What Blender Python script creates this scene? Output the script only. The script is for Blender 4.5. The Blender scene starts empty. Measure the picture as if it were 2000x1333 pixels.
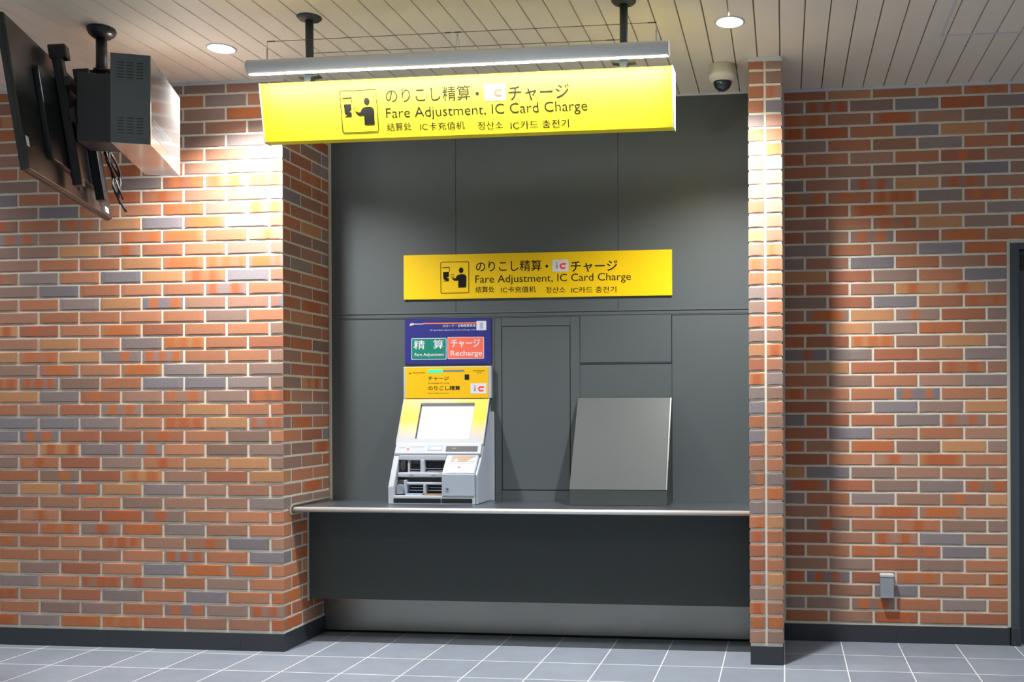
import bpy, bmesh, math, random
from mathutils import Vector, Matrix

random.seed(7)
SC = bpy.context.scene
COL = SC.collection

# ------------------------------------------------------------------ materials
def lin(c):
    return tuple(((x / 255) / 12.92 if x / 255 <= .04045 else ((x / 255 + .055) / 1.055) ** 2.4) for x in c)

def mat(name, rgb, rough=.5, metal=0., spec=.5, noise=0., nscale=40., bump=0., bscale=200., emit=None, estr=0.):
    m = bpy.data.materials.new(name); m.use_nodes = True
    nt = m.node_tree; b = nt.nodes['Principled BSDF']
    c = lin(rgb)
    b.inputs['Base Color'].default_value = (*c, 1)
    b.inputs['Roughness'].default_value = rough
    b.inputs['Metallic'].default_value = metal
    b.inputs['Specular IOR Level'].default_value = spec
    if noise or bump:
        tc = nt.nodes.new('ShaderNodeTexCoord')
    if noise:
        n = nt.nodes.new('ShaderNodeTexNoise'); n.inputs['Scale'].default_value = nscale
        n.inputs['Detail'].default_value = 4
        nt.links.new(tc.outputs['Object'], n.inputs['Vector'])
        mx = nt.nodes.new('ShaderNodeMix'); mx.data_type = 'RGBA'
        mx.inputs[6].default_value = (*[max(0, x * (1 - noise)) for x in c], 1)
        mx.inputs[7].default_value = (*[min(1, x * (1 + noise)) for x in c], 1)
        nt.links.new(n.outputs['Fac'], mx.inputs[0])
        nt.links.new(mx.outputs[2], b.inputs['Base Color'])
    if bump:
        n2 = nt.nodes.new('ShaderNodeTexNoise'); n2.inputs['Scale'].default_value = bscale
        nt.links.new(tc.outputs['Object'], n2.inputs['Vector'])
        bp = nt.nodes.new('ShaderNodeBump'); bp.inputs['Strength'].default_value = bump
        bp.inputs['Distance'].default_value = .002
        nt.links.new(n2.outputs['Fac'], bp.inputs['Height'])
        nt.links.new(bp.outputs['Normal'], b.inputs['Normal'])
    if emit:
        b.inputs['Emission Color'].default_value = (*lin(emit), 1)
        b.inputs['Emission Strength'].default_value = estr
    return m

def brick_mat():
    m = bpy.data.materials.new('brick'); m.use_nodes = True
    nt = m.node_tree; b = nt.nodes['Principled BSDF']
    at = nt.nodes.new('ShaderNodeAttribute'); at.attribute_name = 'tint'
    tc = nt.nodes.new('ShaderNodeTexCoord')
    n = nt.nodes.new('ShaderNodeTexNoise'); n.inputs['Scale'].default_value = 90; n.inputs['Detail'].default_value = 5
    nt.links.new(tc.outputs['Object'], n.inputs['Vector'])
    mr = nt.nodes.new('ShaderNodeMapRange'); mr.inputs[3].default_value = .86; mr.inputs[4].default_value = 1.14
    nt.links.new(n.outputs['Fac'], mr.inputs[0])
    mx = nt.nodes.new('ShaderNodeMix'); mx.data_type = 'RGBA'; mx.blend_type = 'MULTIPLY'; mx.inputs[0].default_value = 1
    nt.links.new(at.outputs['Color'], mx.inputs[6]); nt.links.new(mr.outputs[0], mx.inputs[7])
    nt.links.new(mx.outputs[2], b.inputs['Base Color'])
    b.inputs['Roughness'].default_value = .75
    b.inputs['Specular IOR Level'].default_value = .35
    n2 = nt.nodes.new('ShaderNodeTexNoise'); n2.inputs['Scale'].default_value = 220
    nt.links.new(tc.outputs['Object'], n2.inputs['Vector'])
    bp = nt.nodes.new('ShaderNodeBump'); bp.inputs['Strength'].default_value = .35; bp.inputs['Distance'].default_value = .002
    nt.links.new(n2.outputs['Fac'], bp.inputs['Height']); nt.links.new(bp.outputs['Normal'], b.inputs['Normal'])
    return m

def floor_mat():
    m = bpy.data.materials.new('floor_tiles'); m.use_nodes = True
    nt = m.node_tree; b = nt.nodes['Principled BSDF']
    tc = nt.nodes.new('ShaderNodeTexCoord')
    mp = nt.nodes.new('ShaderNodeMapping')
    mp.inputs['Location'].default_value = (9.0 + .0025, 9.0 + .2805 + .0025, 0)
    nt.links.new(tc.outputs['Object'], mp.inputs['Vector'])
    br = nt.nodes.new('ShaderNodeTexBrick')
    br.offset = 0; br.squash = 1
    br.inputs['Scale'].default_value = 1
    br.inputs['Brick Width'].default_value = .3; br.inputs['Row Height'].default_value = .3
    br.inputs['Mortar Size'].default_value = .0028; br.inputs['Mortar Smooth'].default_value = .15
    br.inputs['Bias'].default_value = 0
    br.inputs['Color1'].default_value = (*lin((119, 128, 140)), 1)
    br.inputs['Color2'].default_value = (*lin((127, 136, 147)), 1)
    br.inputs['Mortar'].default_value = (*lin((215, 215, 218)), 1)
    nt.links.new(mp.outputs['Vector'], br.inputs['Vector'])
    n = nt.nodes.new('ShaderNodeTexNoise'); n.inputs['Scale'].default_value = 7; n.inputs['Detail'].default_value = 8
    nt.links.new(tc.outputs['Object'], n.inputs['Vector'])
    mr = nt.nodes.new('ShaderNodeMapRange'); mr.inputs[3].default_value = .86; mr.inputs[4].default_value = 1.14
    nt.links.new(n.outputs['Fac'], mr.inputs[0])
    mx = nt.nodes.new('ShaderNodeMix'); mx.data_type = 'RGBA'; mx.blend_type = 'MULTIPLY'; mx.inputs[0].default_value = 1
    nt.links.new(br.outputs['Color'], mx.inputs[6]); nt.links.new(mr.outputs[0], mx.inputs[7])
    nt.links.new(mx.outputs[2], b.inputs['Base Color'])
    b.inputs['Roughness'].default_value = .42
    b.inputs['Specular IOR Level'].default_value = .4
    bp = nt.nodes.new('ShaderNodeBump'); bp.inputs['Strength'].default_value = .3; bp.inputs['Distance'].default_value = .001
    bp.invert = True
    nt.links.new(br.outputs['Fac'], bp.inputs['Height']); nt.links.new(bp.outputs['Normal'], b.inputs['Normal'])
    return m

def fade_mat(name, top, bot, z0, z1, rough):
    """a printed panel that fades from one ink to the other between two heights"""
    m = bpy.data.materials.new(name); m.use_nodes = True
    nt = m.node_tree; b = nt.nodes['Principled BSDF']
    tc = nt.nodes.new('ShaderNodeTexCoord'); sp = nt.nodes.new('ShaderNodeSeparateXYZ')
    nt.links.new(tc.outputs['Object'], sp.inputs[0])
    mr = nt.nodes.new('ShaderNodeMapRange'); mr.inputs[1].default_value = z0; mr.inputs[2].default_value = z1
    nt.links.new(sp.outputs['Z'], mr.inputs[0])
    mx = nt.nodes.new('ShaderNodeMix'); mx.data_type = 'RGBA'
    mx.inputs[6].default_value = (*lin(bot), 1); mx.inputs[7].default_value = (*lin(top), 1)
    nt.links.new(mr.outputs[0], mx.inputs[0]); nt.links.new(mx.outputs[2], b.inputs['Base Color'])
    b.inputs['Roughness'].default_value = rough
    return m

def brushed_mat(name, rgb, rough, sx, sz):
    m = mat(name, rgb, rough, 1.0)
    nt = m.node_tree; b = nt.nodes['Principled BSDF']
    tc = nt.nodes.new('ShaderNodeTexCoord'); mp = nt.nodes.new('ShaderNodeMapping')
    mp.inputs['Scale'].default_value = (sx, sx, sz)
    n = nt.nodes.new('ShaderNodeTexNoise'); n.inputs['Scale'].default_value = 1; n.inputs['Detail'].default_value = 3
    nt.links.new(tc.outputs['Object'], mp.inputs[0]); nt.links.new(mp.outputs[0], n.inputs['Vector'])
    mr = nt.nodes.new('ShaderNodeMapRange'); mr.inputs[3].default_value = rough * .75; mr.inputs[4].default_value = rough * 1.25
    nt.links.new(n.outputs['Fac'], mr.inputs[0]); nt.links.new(mr.outputs[0], b.inputs['Roughness'])
    return m

M = {}
M['brick'] = brick_mat()
M['mortar'] = mat('mortar', (218, 213, 198), .9, noise=.12, nscale=60, bump=.4, bscale=300)
M['floor'] = floor_mat()
M['plank'] = mat('ceiling_plank', (230, 224, 208), .55, noise=.02, nscale=4)
M['groove'] = mat('ceiling_groove', (146, 132, 114), .9)
M['white_trim'] = mat('white_trim', (205, 207, 212), .5)
M['granite'] = mat('dark_granite', (50, 54, 60), .5, noise=.35, nscale=160)
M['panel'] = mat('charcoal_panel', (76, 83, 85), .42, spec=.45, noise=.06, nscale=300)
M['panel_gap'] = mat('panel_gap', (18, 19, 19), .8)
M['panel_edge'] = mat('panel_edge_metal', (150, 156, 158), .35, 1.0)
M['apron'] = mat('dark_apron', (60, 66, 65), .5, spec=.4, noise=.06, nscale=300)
M['cover'] = mat('grey_cover', (74, 79, 80), .45, noise=.05, nscale=200)
M['steel'] = brushed_mat('stainless_steel', (150, 150, 145), .32, 2, 5)
M['steel_top'] = brushed_mat('stainless_worktop', (160, 168, 178), .33, 3, 3)
M['steel_nose'] = mat('stainless_nosing', (232, 230, 224), .45, .6)
M['seal'] = mat('sealant', (188, 184, 168), .7)
M['yellow'] = mat('sign_yellow', (228, 190, 0), .45, spec=.3)
M['yellow_sign'] = mat('hanging_sign_yellow', (238, 216, 38), .5, spec=.3)
M['ink'] = mat('black_ink', (26, 25, 22), .7, spec=.1)
M['ink_brown'] = mat('brown_ink', (110, 84, 20), .5, spec=.3)
M['navy_ink'] = mat('navy_ink', (52, 60, 66), .5, spec=.3)
M['white'] = mat('white_print', (205, 206, 212), .5)
M['red'] = mat('red_print', (235, 62, 30), .5)
M['grey_ink'] = mat('grey_print', (150, 146, 138), .5)
M['blue'] = mat('blue_print', (36, 40, 118), .4)
M['green'] = mat('green_print', (0, 118, 100), .45)
M['coral'] = mat('coral_print', (225, 100, 78), .45)
M['orange'] = mat('orange_print', (250, 130, 50), .45)
M['silver'] = mat('sign_frame_silver', (206, 210, 214), .4, .3)
M['shell'] = mat('machine_shell_white', (168, 174, 183), .38)
M['shell_grey'] = mat('machine_shell_grey', (154, 164, 176), .4)
M['bezel'] = fade_mat('bezel_fade', (226, 182, 20), (172, 175, 178), 1.10 - .7445, 1.20 - .7445, .25)
M['mach_yellow'] = mat('machine_yellow', (222, 176, 16), .35)
M['black'] = mat('black_plastic', (20, 21, 22), .4)
M['dark'] = mat('dark_plastic', (52, 54, 56), .45)
M['slot_grey'] = mat('slot_grey', (120, 130, 140), .4)
M['coin_metal'] = mat('coin_tray_metal', (190, 198, 208), .25, .8)
M['tan'] = mat('tan_plastic', (142, 116, 86), .5)
M['blue_grey'] = mat('blue_grey_plastic', (150, 165, 195), .4)
M['screen'] = mat('lit_screen', (190, 198, 206), .15, emit=(225, 233, 242), estr=.2)
M['green_led'] = mat('green_led', (30, 200, 100), .4, emit=(40, 255, 120), estr=1.3)
M['pole'] = mat('painted_pole', (58, 66, 66), .45)
M['black_metal'] = mat('black_metal', (26, 28, 30), .4)
M['tv_back'] = mat('tv_back_plastic', (26, 30, 33), .3, spec=.5)
M['cable'] = mat('black_cable', (18, 18, 18), .6)
M['grey_metal'] = mat('grey_equipment_metal', (176, 174, 172), .14, .85)
M['lamp_body'] = mat('lamp_aluminium', (236, 239, 238), .45, 0)
M['led'] = mat('led_strip', (255, 255, 255), .4, emit=(246, 250, 255), estr=14)
M['lens'] = mat('downlight_lens', (255, 255, 255), .4, emit=(250, 250, 255), estr=40)
M['cam_white'] = mat('camera_white', (214, 210, 198), .5)
M['cam_dome'] = mat('smoked_dome', (30, 40, 50), .08, spec=.8)
M['outlet'] = mat('outlet_grey', (146, 152, 160), .45)
M['outlet_top'] = mat('outlet_light_grey', (196, 200, 208), .45)
M['door'] = mat('door_grey', (62, 70, 76), .45)
M['wire'] = mat('thin_wire', (90, 84, 66), .5, .5)

# ------------------------------------------------------------------ builders
class Frame:
    def __init__(s, o=(0, 0, 0), u=(1, 0, 0), v=(0, 0, 1), n=(0, -1, 0)):
        s.o, s.u, s.v, s.n = Vector(o), Vector(u).normalized(), Vector(v).normalized(), Vector(n).normalized()
    def p(s, a, b, c=0): return s.o + s.u * a + s.v * b + s.n * c

W = Frame((0, 0, 0), (1, 0, 0), (0, 1, 0), (0, 0, 1))      # world x, y, z

def box(bm, f, u, v, n, bev=0, seg=2):
    b2 = bmesh.new()
    vs = [b2.verts.new(f.p(u[i], v[j], n[k])) for i in (0, 1) for j in (0, 1) for k in (0, 1)]
    for q in ((0, 1, 3, 2), (4, 6, 7, 5), (0, 4, 5, 1), (2, 3, 7, 6), (0, 2, 6, 4), (1, 5, 7, 3)):
        b2.faces.new([vs[i] for i in q])
    bmesh.ops.recalc_face_normals(b2, faces=b2.faces)
    if bev:
        bmesh.ops.bevel(b2, geom=list(b2.edges), offset=bev, segments=seg, affect='EDGES', profile=.5)
    merge(bm, b2)

def merge(bm, b2):
    mp = {}
    for v in b2.verts: mp[v] = bm.verts.new(v.co)
    for fc in b2.faces:
        try: bm.faces.new([mp[v] for v in fc.verts]).smooth = fc.smooth
        except ValueError: pass
    b2.free()

def prism(bm, f, pts, n0, n1, bev=0):
    """polygon pts (u, v) extruded from n0 to n1"""
    b2 = bmesh.new()
    a = [b2.verts.new(f.p(u, v, n0)) for u, v in pts]
    c = [b2.verts.new(f.p(u, v, n1)) for u, v in pts]
    b2.faces.new(a); b2.faces.new(c[::-1])
    k = len(pts)
    for i in range(k): b2.faces.new([a[i], c[i], c[(i + 1) % k], a[(i + 1) % k]])
    bmesh.ops.recalc_face_normals(b2, faces=b2.faces)
    if bev: bmesh.ops.bevel(b2, geom=list(b2.edges), offset=bev, segments=2, affect='EDGES', profile=.5)
    merge(bm, b2)

def rrect(u0, u1, v0, v1, r, k=5):
    pts = []
    for cx, cy, a in ((u1 - r, v1 - r, 0), (u0 + r, v1 - r, 90), (u0 + r, v0 + r, 180), (u1 - r, v0 + r, 270)):
        for i in range(k + 1):
            t = math.radians(a + 90 * i / k); pts.append((cx + r * math.cos(t), cy + r * math.sin(t)))
    return pts

def ring(bm, f, outer, inner, n0, n1):
    b2 = bmesh.new(); k = len(outer)
    L = [[b2.verts.new(f.p(*p, n)) for p in pts] for pts, n in ((outer, n0), (outer, n1), (inner, n1), (inner, n0))]
    for s in range(4):
        A, B = L[s], L[(s + 1) % 4]
        for i in range(k): b2.faces.new([A[i], A[(i + 1) % k], B[(i + 1) % k], B[i]])
    bmesh.ops.recalc_face_normals(b2, faces=b2.faces)
    merge(bm, b2)

def tube(bm, pts, r, k=12, cap=True):
    pts = [Vector(p) for p in pts]; b2 = bmesh.new(); rings = []
    ref = None
    for i, p in enumerate(pts):
        d = (pts[min(i + 1, len(pts) - 1)] - pts[max(i - 1, 0)]).normalized()
        if ref is None:
            ref = Vector((0, 0, 1)) if abs(d.z) < .9 else Vector((1, 0, 0))
        a = d.cross(ref).normalized(); b = a.cross(d).normalized(); ref = b
        rr = r[i] if isinstance(r, (list, tuple)) else r
        rings.append([b2.verts.new(p + (a * math.cos(t) + b * math.sin(t)) * rr) for t in [2 * math.pi * j / k for j in range(k)]])
    for A, B in zip(rings, rings[1:]):
        for j in range(k): b2.faces.new([A[j], A[(j + 1) % k], B[(j + 1) % k], B[j]]).smooth = True
    if cap: b2.faces.new(rings[0][::-1]); b2.faces.new(rings[-1])
    bmesh.ops.recalc_face_normals(b2, faces=b2.faces)
    merge(bm, b2)

def lathe(bm, cx, cy, prof, k=32, smooth=True):
    """prof: (radius, z) from one end to the other"""
    b2 = bmesh.new(); rings = []
    for r, z in prof:
        if r < 1e-6: rings.append([b2.verts.new((cx, cy, z))])
        else: rings.append([b2.verts.new((cx + r * math.cos(2 * math.pi * j / k), cy + r * math.sin(2 * math.pi * j / k), z)) for j in range(k)])
    for A, B in zip(rings, rings[1:]):
        for j in range(k):
            q = [A[j % len(A)], A[(j + 1) % len(A)], B[(j + 1) % len(B)], B[j % len(B)]]
            q = list(dict.fromkeys(q))
            if len(q) > 2: b2.faces.new(q).smooth = smooth
    bmesh.ops.recalc_face_normals(b2, faces=b2.faces)
    merge(bm, b2)

def obj(name, bm, m, parent=None, label=None, cat=None, group=None, kind=None):
    me = bpy.data.meshes.new(name)
    if isinstance(bm, bpy.types.Mesh): me = bm
    else: bm.to_mesh(me); bm.free()
    me.materials.clear(); me.materials.append(M[m])
    o = bpy.data.objects.new(name, me); COL.objects.link(o)
    if parent is not None:
        o.parent = parent
        if not o.data.get('placed'):
            me.transform(Matrix.Translation(-world_loc(parent))); me['placed'] = 1
    tag(o, label, cat, group, kind)
    return o

LOC = {}
def world_loc(o):
    v = Vector((0, 0, 0))
    while o is not None:
        v = v + Vector(LOC.get(o.name, (0, 0, 0))); o = o.parent
    return v

def tag(o, label=None, cat=None, group=None, kind=None):
    if label: o['label'] = label
    if cat: o['category'] = cat
    if group: o['group'] = group
    if kind: o['kind'] = kind

def thing(name, loc, label, cat, group=None):
    o = bpy.data.objects.new(name, None); COL.objects.link(o); o.location = loc
    o.empty_display_size = .05
    LOC[o.name] = tuple(loc)
    tag(o, label, cat, group)
    return o

def B(): return bmesh.new()

def copy_tree(o, offset, label=None):
    c = o.copy(); COL.objects.link(c); c.location = Vector(o.location) + Vector(offset)
    if label: c['label'] = label
    for ch in list(o.children):
        d = ch.copy(); COL.objects.link(d); d.parent = c
        for g in list(ch.children):
            e = g.copy(); COL.objects.link(e); e.parent = d
    return c

def text_bm(bm, f, s, u0, u1, v0, v1, n, bold=0., depth=.0006):
    """lettering fitted into the rectangle u0..u1, v0..v1 of a frame"""
    cu = bpy.data.curves.new('lettering', 'FONT'); cu.body = s; cu.offset = bold; cu.resolution_u = 3
    o = bpy.data.objects.new('lettering', cu); COL.objects.link(o)
    dg = bpy.context.evaluated_depsgraph_get()
    me = bpy.data.meshes.new_from_object(o.evaluated_get(dg))
    bpy.data.objects.remove(o); bpy.data.curves.remove(cu)
    if len(me.vertices) == 0: return
    xs = [v.co.x for v in me.vertices]; ys = [v.co.y for v in me.vertices]
    x0, x1, y0, y1 = min(xs), max(xs), min(ys), max(ys)
    b2 = bmesh.new(); b2.from_mesh(me); bpy.data.meshes.remove(me)
    for v in b2.verts:
        a = u0 + (v.co.x - x0) / max(1e-6, x1 - x0) * (u1 - u0)
        b = v0 + (v.co.y - y0) / max(1e-6, y1 - y0) * (v1 - v0)
        v.co = f.p(a, b, n)
    merge(bm, b2)

# ------------------------------------------------------------------ measures (metres)
H = 2.972                      # ceiling
YF = -.5205                    # front brick face; the back wall face is y = 0
XL = -.178                     # left corner of the niche
XP0, XP1 = 2.2291, 2.3941      # pillar
XD = 3.582                     # door frame
ROW, ZB = .0702, .0953         # brick course, top of the stone base
ROWS = 41
PIT = .2372
ZC = .7445                     # worktop

# ------------------------------------------------------------------ bricks
PAL = [((182, 110, 66), 6), ((188, 118, 74), 7), ((168, 114, 84), 5), ((154, 122, 106), 4), ((146, 126, 120), 4),
       ((134, 124, 128), 3), ((194, 132, 76), 4), ((174, 100, 62), 5), ((170, 122, 96), 5), ((150, 114, 94), 3)]
POOL = [c for c, w in PAL for _ in range(w)]
FLASH = [(184, 108, 64), (176, 98, 60)]

def brick_tint():
    base = lin(random.choice(POOL)); k = random.uniform(.9, 1.1) * .98
    lum = .3 * base[0] + .5 * base[1] + .2 * base[2]
    base = tuple((x * .8 + lum * .2) * k for x in base)
    mode = random.random()
    spots = None
    if mode < .2:
        fl = lin(random.choice(FLASH)); n = random.choice((1, 2, 2, 3))
        spots = ([((i + .5 + random.uniform(-.15, .15)) / n, random.uniform(.07, .13)) for i in range(n)], fl)
    elif mode < .27:
        fl = lin(random.choice(FLASH)); spots = ([(.5, .36)], fl)
    return base, spots

def brick(bm, lay, f, u0, u1, v0, v1, tint, th=.008, nx=9):
    base, spots = tint
    nz = 4
    rag_b = random.random() < .45; rag_t = random.random() < .2
    du = [u0 + (u1 - u0) * i / nx for i in range(nx + 1)]
    dv = [v0, v0 + .004, v1 - .004, v1]
    g = []
    tilt = random.uniform(-.0008, .0008); lift = random.uniform(-.0006, .0006)
    for j, v in enumerate(dv):
        r = []
        for i, u in enumerate(du):
            vv = v
            if j == 0: vv += random.uniform(-.0012, .0018) if rag_b else random.uniform(-.0004, .0004)
            if j == 3: vv += random.uniform(-.0016, .0008) if rag_t else random.uniform(-.0004, .0004)
            edge = j in (0, 3) or i in (0, nx)
            n = (-.0016 if edge else 0) + lift + tilt * (i / nx - .5) * 2
            vt = bm.verts.new(f.p(u, vv, n))
            c = base
            if spots:
                t = i / nx; w = 0
                for cpos, hw in spots[0]:
                    d = abs(t - cpos) / hw; w = max(w, 1 if d < .8 else max(0, 1 - (d - .8) / .7))
                if edge: w *= .35
                c = tuple(a * (1 - w) + b * w for a, b in zip(base, spots[1]))
            vt[lay] = (*c, 1)
            r.append(vt)
        g.append(r)
    for j in range(3):
        for i in range(nx): bm.faces.new([g[j][i], g[j][i + 1], g[j + 1][i + 1], g[j + 1][i]])
    loop = g[0] + [g[1][nx], g[2][nx]] + g[3][::-1] + [g[2][0], g[1][0]]
    back = []
    for vt in loop:
        q = vt.co - f.n * th; b = bm.verts.new(q); b[lay] = (*base, 1); back.append(b)
    k = len(loop)
    for i in range(k): bm.faces.new([loop[(i + 1) % k], loop[i], back[i], back[(i + 1) % k]])

def brick_field(bm, lay, f, rows, spans, corner=None, want_end=None):
    """spans(row) -> list of (u0, u1) bricks; returns the tints of the last brick of each row"""
    out = {}
    for r in rows:
        sp = spans(r)
        for i, (a, b) in enumerate(sp):
            t = corner[r] if (corner and i == 0) else brick_tint()
            brick(bm, lay, f, a, b, ZB + r * ROW + .0125, ZB + (r + 1) * ROW, t, nx=max(3, int(round((b - a) / .026))))
            out[r] = t
    return out

JT = .0135
def row_joints(lo, hi, phase):
    """bricks between lo and hi with joints centred on phase + k * PIT"""
    k0 = math.ceil((lo - phase) / PIT); js = []
    k = k0
    while phase + k * PIT < hi:
        js.append(phase + k * PIT); k += 1
    js = [j for j in js if j - lo > .03 and hi - j > .03]
    ed = [lo - JT / 2] + js + [hi + JT / 2]
    return [(a + JT / 2, b - JT / 2) for a, b in zip(ed, ed[1:])]

def wall_obj(name, bm, parent=None, kind='structure', label=None):
    return obj(name, bm, 'brick', parent, label=label, kind=kind)

# left wall: front face + return into the niche
FL = Frame((0, YF, 0)); FR = Frame((XL, 0, 0), (0, 1, 0), (0, 0, 1), (1, 0, 0))
XLE = -3.2
bm = B(); lay = bm.verts.layers.float_color.new('tint')
ends = brick_field(bm, lay, FL, range(ROWS), lambda r: row_joints(XLE, XL, -.3732 if r % 2 else -.2534))
def return_spans(r):
    y0 = YF + .008
    ph = -.4332 if r % 2 else -.3214
    zc = ZB + (r + .5) * ROW
    sp = row_joints(y0, -.006, ph)
    if sp: sp[0] = (y0, sp[0][1])
    return sp
brick_field(bm, lay, FR, range(ROWS), return_spans, corner=ends)
bricks_left = wall_obj('wall_left', bm)
bm = B(); box(bm, W, (XLE, XL - .0045), (YF + .0045, .3), (0, H + .1))
obj('mortar_bed', bm, 'mortar', bricks_left)
bm = B(); box(bm, W, (XL - .001, XL + .0155), (-.006, .001), (ZB, H - .02), .002)
box(bm, W, (XL - .003, XL + .004), (-.268, -.2535), (.215, .713), .002)
obj('sealant_joint', bm, 'seal', bricks_left)
# sealant that outlines the end of the worktop on the brick return
bm = B()
tube(bm, [(XL + .002, -.012, ZC + .012), (XL + .002, -.40, ZC + .012), (XL + .002, -.44, ZC + .010), (XL + .002, -.456, ZC - .002),
          (XL + .002, -.458, ZC - .020), (XL + .002, -.452, ZC - .034), (XL + .002, -.38, ZC - .036), (XL + .002, -.27, ZC - .036)], .0068, 8)
obj('sealant_bead', bm, 'seal', bricks_left)

# right wall, with the door opening
FB = Frame((0, 0, 0))
ZD = 2.121; XW1 = 5.6; XE = XD + .945
bm = B(); lay = bm.verts.layers.float_color.new('tint')
def right_spans(r):
    ph = 2.5136 if r % 2 else 2.6338
    top = ZB + (r + 1) * ROW
    if ZB + r * ROW < ZD - .02:
        return row_joints(XP1 + .012, XD - .016, ph) + row_joints(XE + .014, XW1, ph)
    return row_joints(XP1 + .012, XW1, ph)
brick_field(bm, lay, FB, range(ROWS), right_spans)
bricks_right = wall_obj('wall_right', bm)
bm = B(); box(bm, W, (XP1 - .01, XD - .004), (.0045, .3), (0, H + .1)); box(bm, W, (XD - .004, XW1), (.0045, .3), (ZD + .004, H + .1)); box(bm, W, (XE + .002, XW1), (.0045, .3), (0, ZD + .004))
obj('mortar_bed', bm, 'mortar', bricks_right)
bm = B(); box(bm, W, (XD - .0165, XD), (-.003, .02), (ZB, ZD + .012), .002); box(bm, W, (XD, XE), (-.003, .02), (ZD, ZD + .012), .002)
obj('sealant_joint', bm, 'seal', bricks_right)

# pillar
bm = B(); lay = bm.verts.layers.float_color.new('tint')
def pillar_spans(r): return [(XP0, 2.3045), (2.3160, XP1)]
brick_field(bm, lay, FL, range(ROWS), pillar_spans)
FPR = Frame((XP1, 0, 0), (0, 1, 0), (0, 0, 1), (1, 0, 0)); FPL = Frame((XP0, 0, 0), (0, -1, 0), (0, 0, 1), (-1, 0, 0))
brick_field(bm, lay, FPR, range(ROWS), lambda r: row_joints(YF + .008, -.012, -.4332 if r % 2 else -.3214))
brick_field(bm, lay, FPL, range(ROWS), lambda r: row_joints(.012, -YF - .008, .2 if r % 2 else .32))
bricks_pillar = wall_obj('wall_pillar', bm)
bm = B(); box(bm, W, (XP0 + .0045, XP1 - .0045), (YF + .0045, .1), (0, H - .008))
obj('mortar_bed', bm, 'mortar', bricks_pillar)

# stone bases
def base(name, boxes):
    bm = B()
    for q in boxes: box(bm, W, *q, .0012, 1)
    obj(name, bm, 'granite', kind='structure')
base('baseboard_left', [((XLE, -1.1665), (YF + .001, YF + .03), (.0, ZB - .003)), ((-1.165, -.42), (YF + .001, YF + .03), (.0, ZB - .003)), ((-.4185, XL - .001), (YF + .001, YF + .03), (.0, ZB - .003)), ((XL - .03, XL - .001), (YF + .03, -.02), (.0, ZB - .003))])
base('baseboard_right', [((XP1 + .004, 2.9895), (.0, .03), (0, ZB - .003)), ((2.991, XD - .004), (.0, .03), (0, ZB - .003)), ((XE + .002, XW1), (.0, .03), (0, ZB - .003))])
base('baseboard_pillar', [((XP0 + .004, XP1 - .004), (YF + .001, YF + .03), (0, ZB - .003)), ((XP1 - .03, XP1 - .002), (YF + .031, -.001), (0, ZB - .003)), ((XP0 + .002, XP0 + .03), (YF + .031, -.08), (0, ZB - .003))])

# ------------------------------------------------------------------ floor and ceiling
XA, XB, YA = -3.2, 6.4, -8.5
bm = B(); box(bm, W, (XA, XB), (YA, .4), (-.1, 0)); obj('floor', bm, 'floor', kind='structure')
bm = B()
PITCH = .10945; x0 = 2.495
k = math.floor((XA - x0) / PITCH)
while x0 + k * PITCH < XB:
    a = x0 + k * PITCH
    box(bm, W, (a + .0027, a + PITCH - .0027), (YA, .3), (H, H + .012), .0015, 1); k += 1
ceil = obj('ceiling', bm, 'plank', kind='structure')
bm = B(); box(bm, W, (XA, XB), (YA, .3), (H + .012, H + .09)); obj('groove_backing', bm, 'groove', ceil)
# edge trims where the ceiling meets the walls
def trim(i, segs):
    bm = B()
    for q in segs: box(bm, W, *q, .002, 1)
    obj('trim_%d' % i, bm, 'white_trim', kind='structure')
trim(1, [((XLE, XL + .012), (YF - .012, YF + .012), (H - .014, H + .001)), ((XL - .01, XL + .012), (YF + .012, -.012), (H - .014, H + .001))])
trim(2, [((XP1, XW1), (-.014, .014), (H - .014, H + .001))])
trim(3, [((XP0 - .002, XP1 + .002), (YF - .012, YF + .01), (H - .02, H + .001))])
trim(4, [((XL + .012, XP0), (-.012, .012), (H - .008, H + .001))])

# ------------------------------------------------------------------ niche back wall
ZT0, ZT1 = 1.772, 1.797
bm = B(); box(bm, W, (XL, XP0), (.012, .12), (0, H)); back = obj('wall_back', bm, 'panel_gap', kind='structure')
g = .0007
def panel(name, u, z, y0=0, m='panel', parent=back, label=None, bev=.0012):
    bm = B(); box(bm, W, (u[0] + g, u[1] - g), (y0, .013), (z[0] + g, z[1] - g), bev, 1); return obj(name, bm, m, parent, label)
for u in ((XL + .015, .57), (.57, 1.494), (1.494, XP0)): panel('upper_panel', u, (ZT1, H - .006))
panel('lower_panel', (XL + .015, .792), (.70, ZT0))
panel('lower_panel', (.792, .832), (.70, ZT0)); panel('lower_panel', (1.223, 1.2775), (.70, ZT0))
panel('lower_panel', (.832, 1.223), (1.7175, ZT0)); panel('lower_panel', (.832, 1.223), (.70, .802))
panel('lower_panel', (1.2775, 1.7895), (.70, 1.508)); panel('lower_panel', (1.7895, XP0), (.70, ZT0))
bm = B(); box(bm, W, (XL + .015, XP0), (.001, .012), (ZT0 + .003, ZT1 - .003)); obj('channel_strip', bm, 'panel', back)
bm = B(); box(bm, W, (XL + .015, XP0), (-.003, .002), (ZT1 - .0015, ZT1 + .0025)); box(bm, W, (XL + .015, XP0), (-.003, .002), (ZT0 - .0035, ZT0))
obj('edge_bead', bm, 'panel_edge', back)

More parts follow.
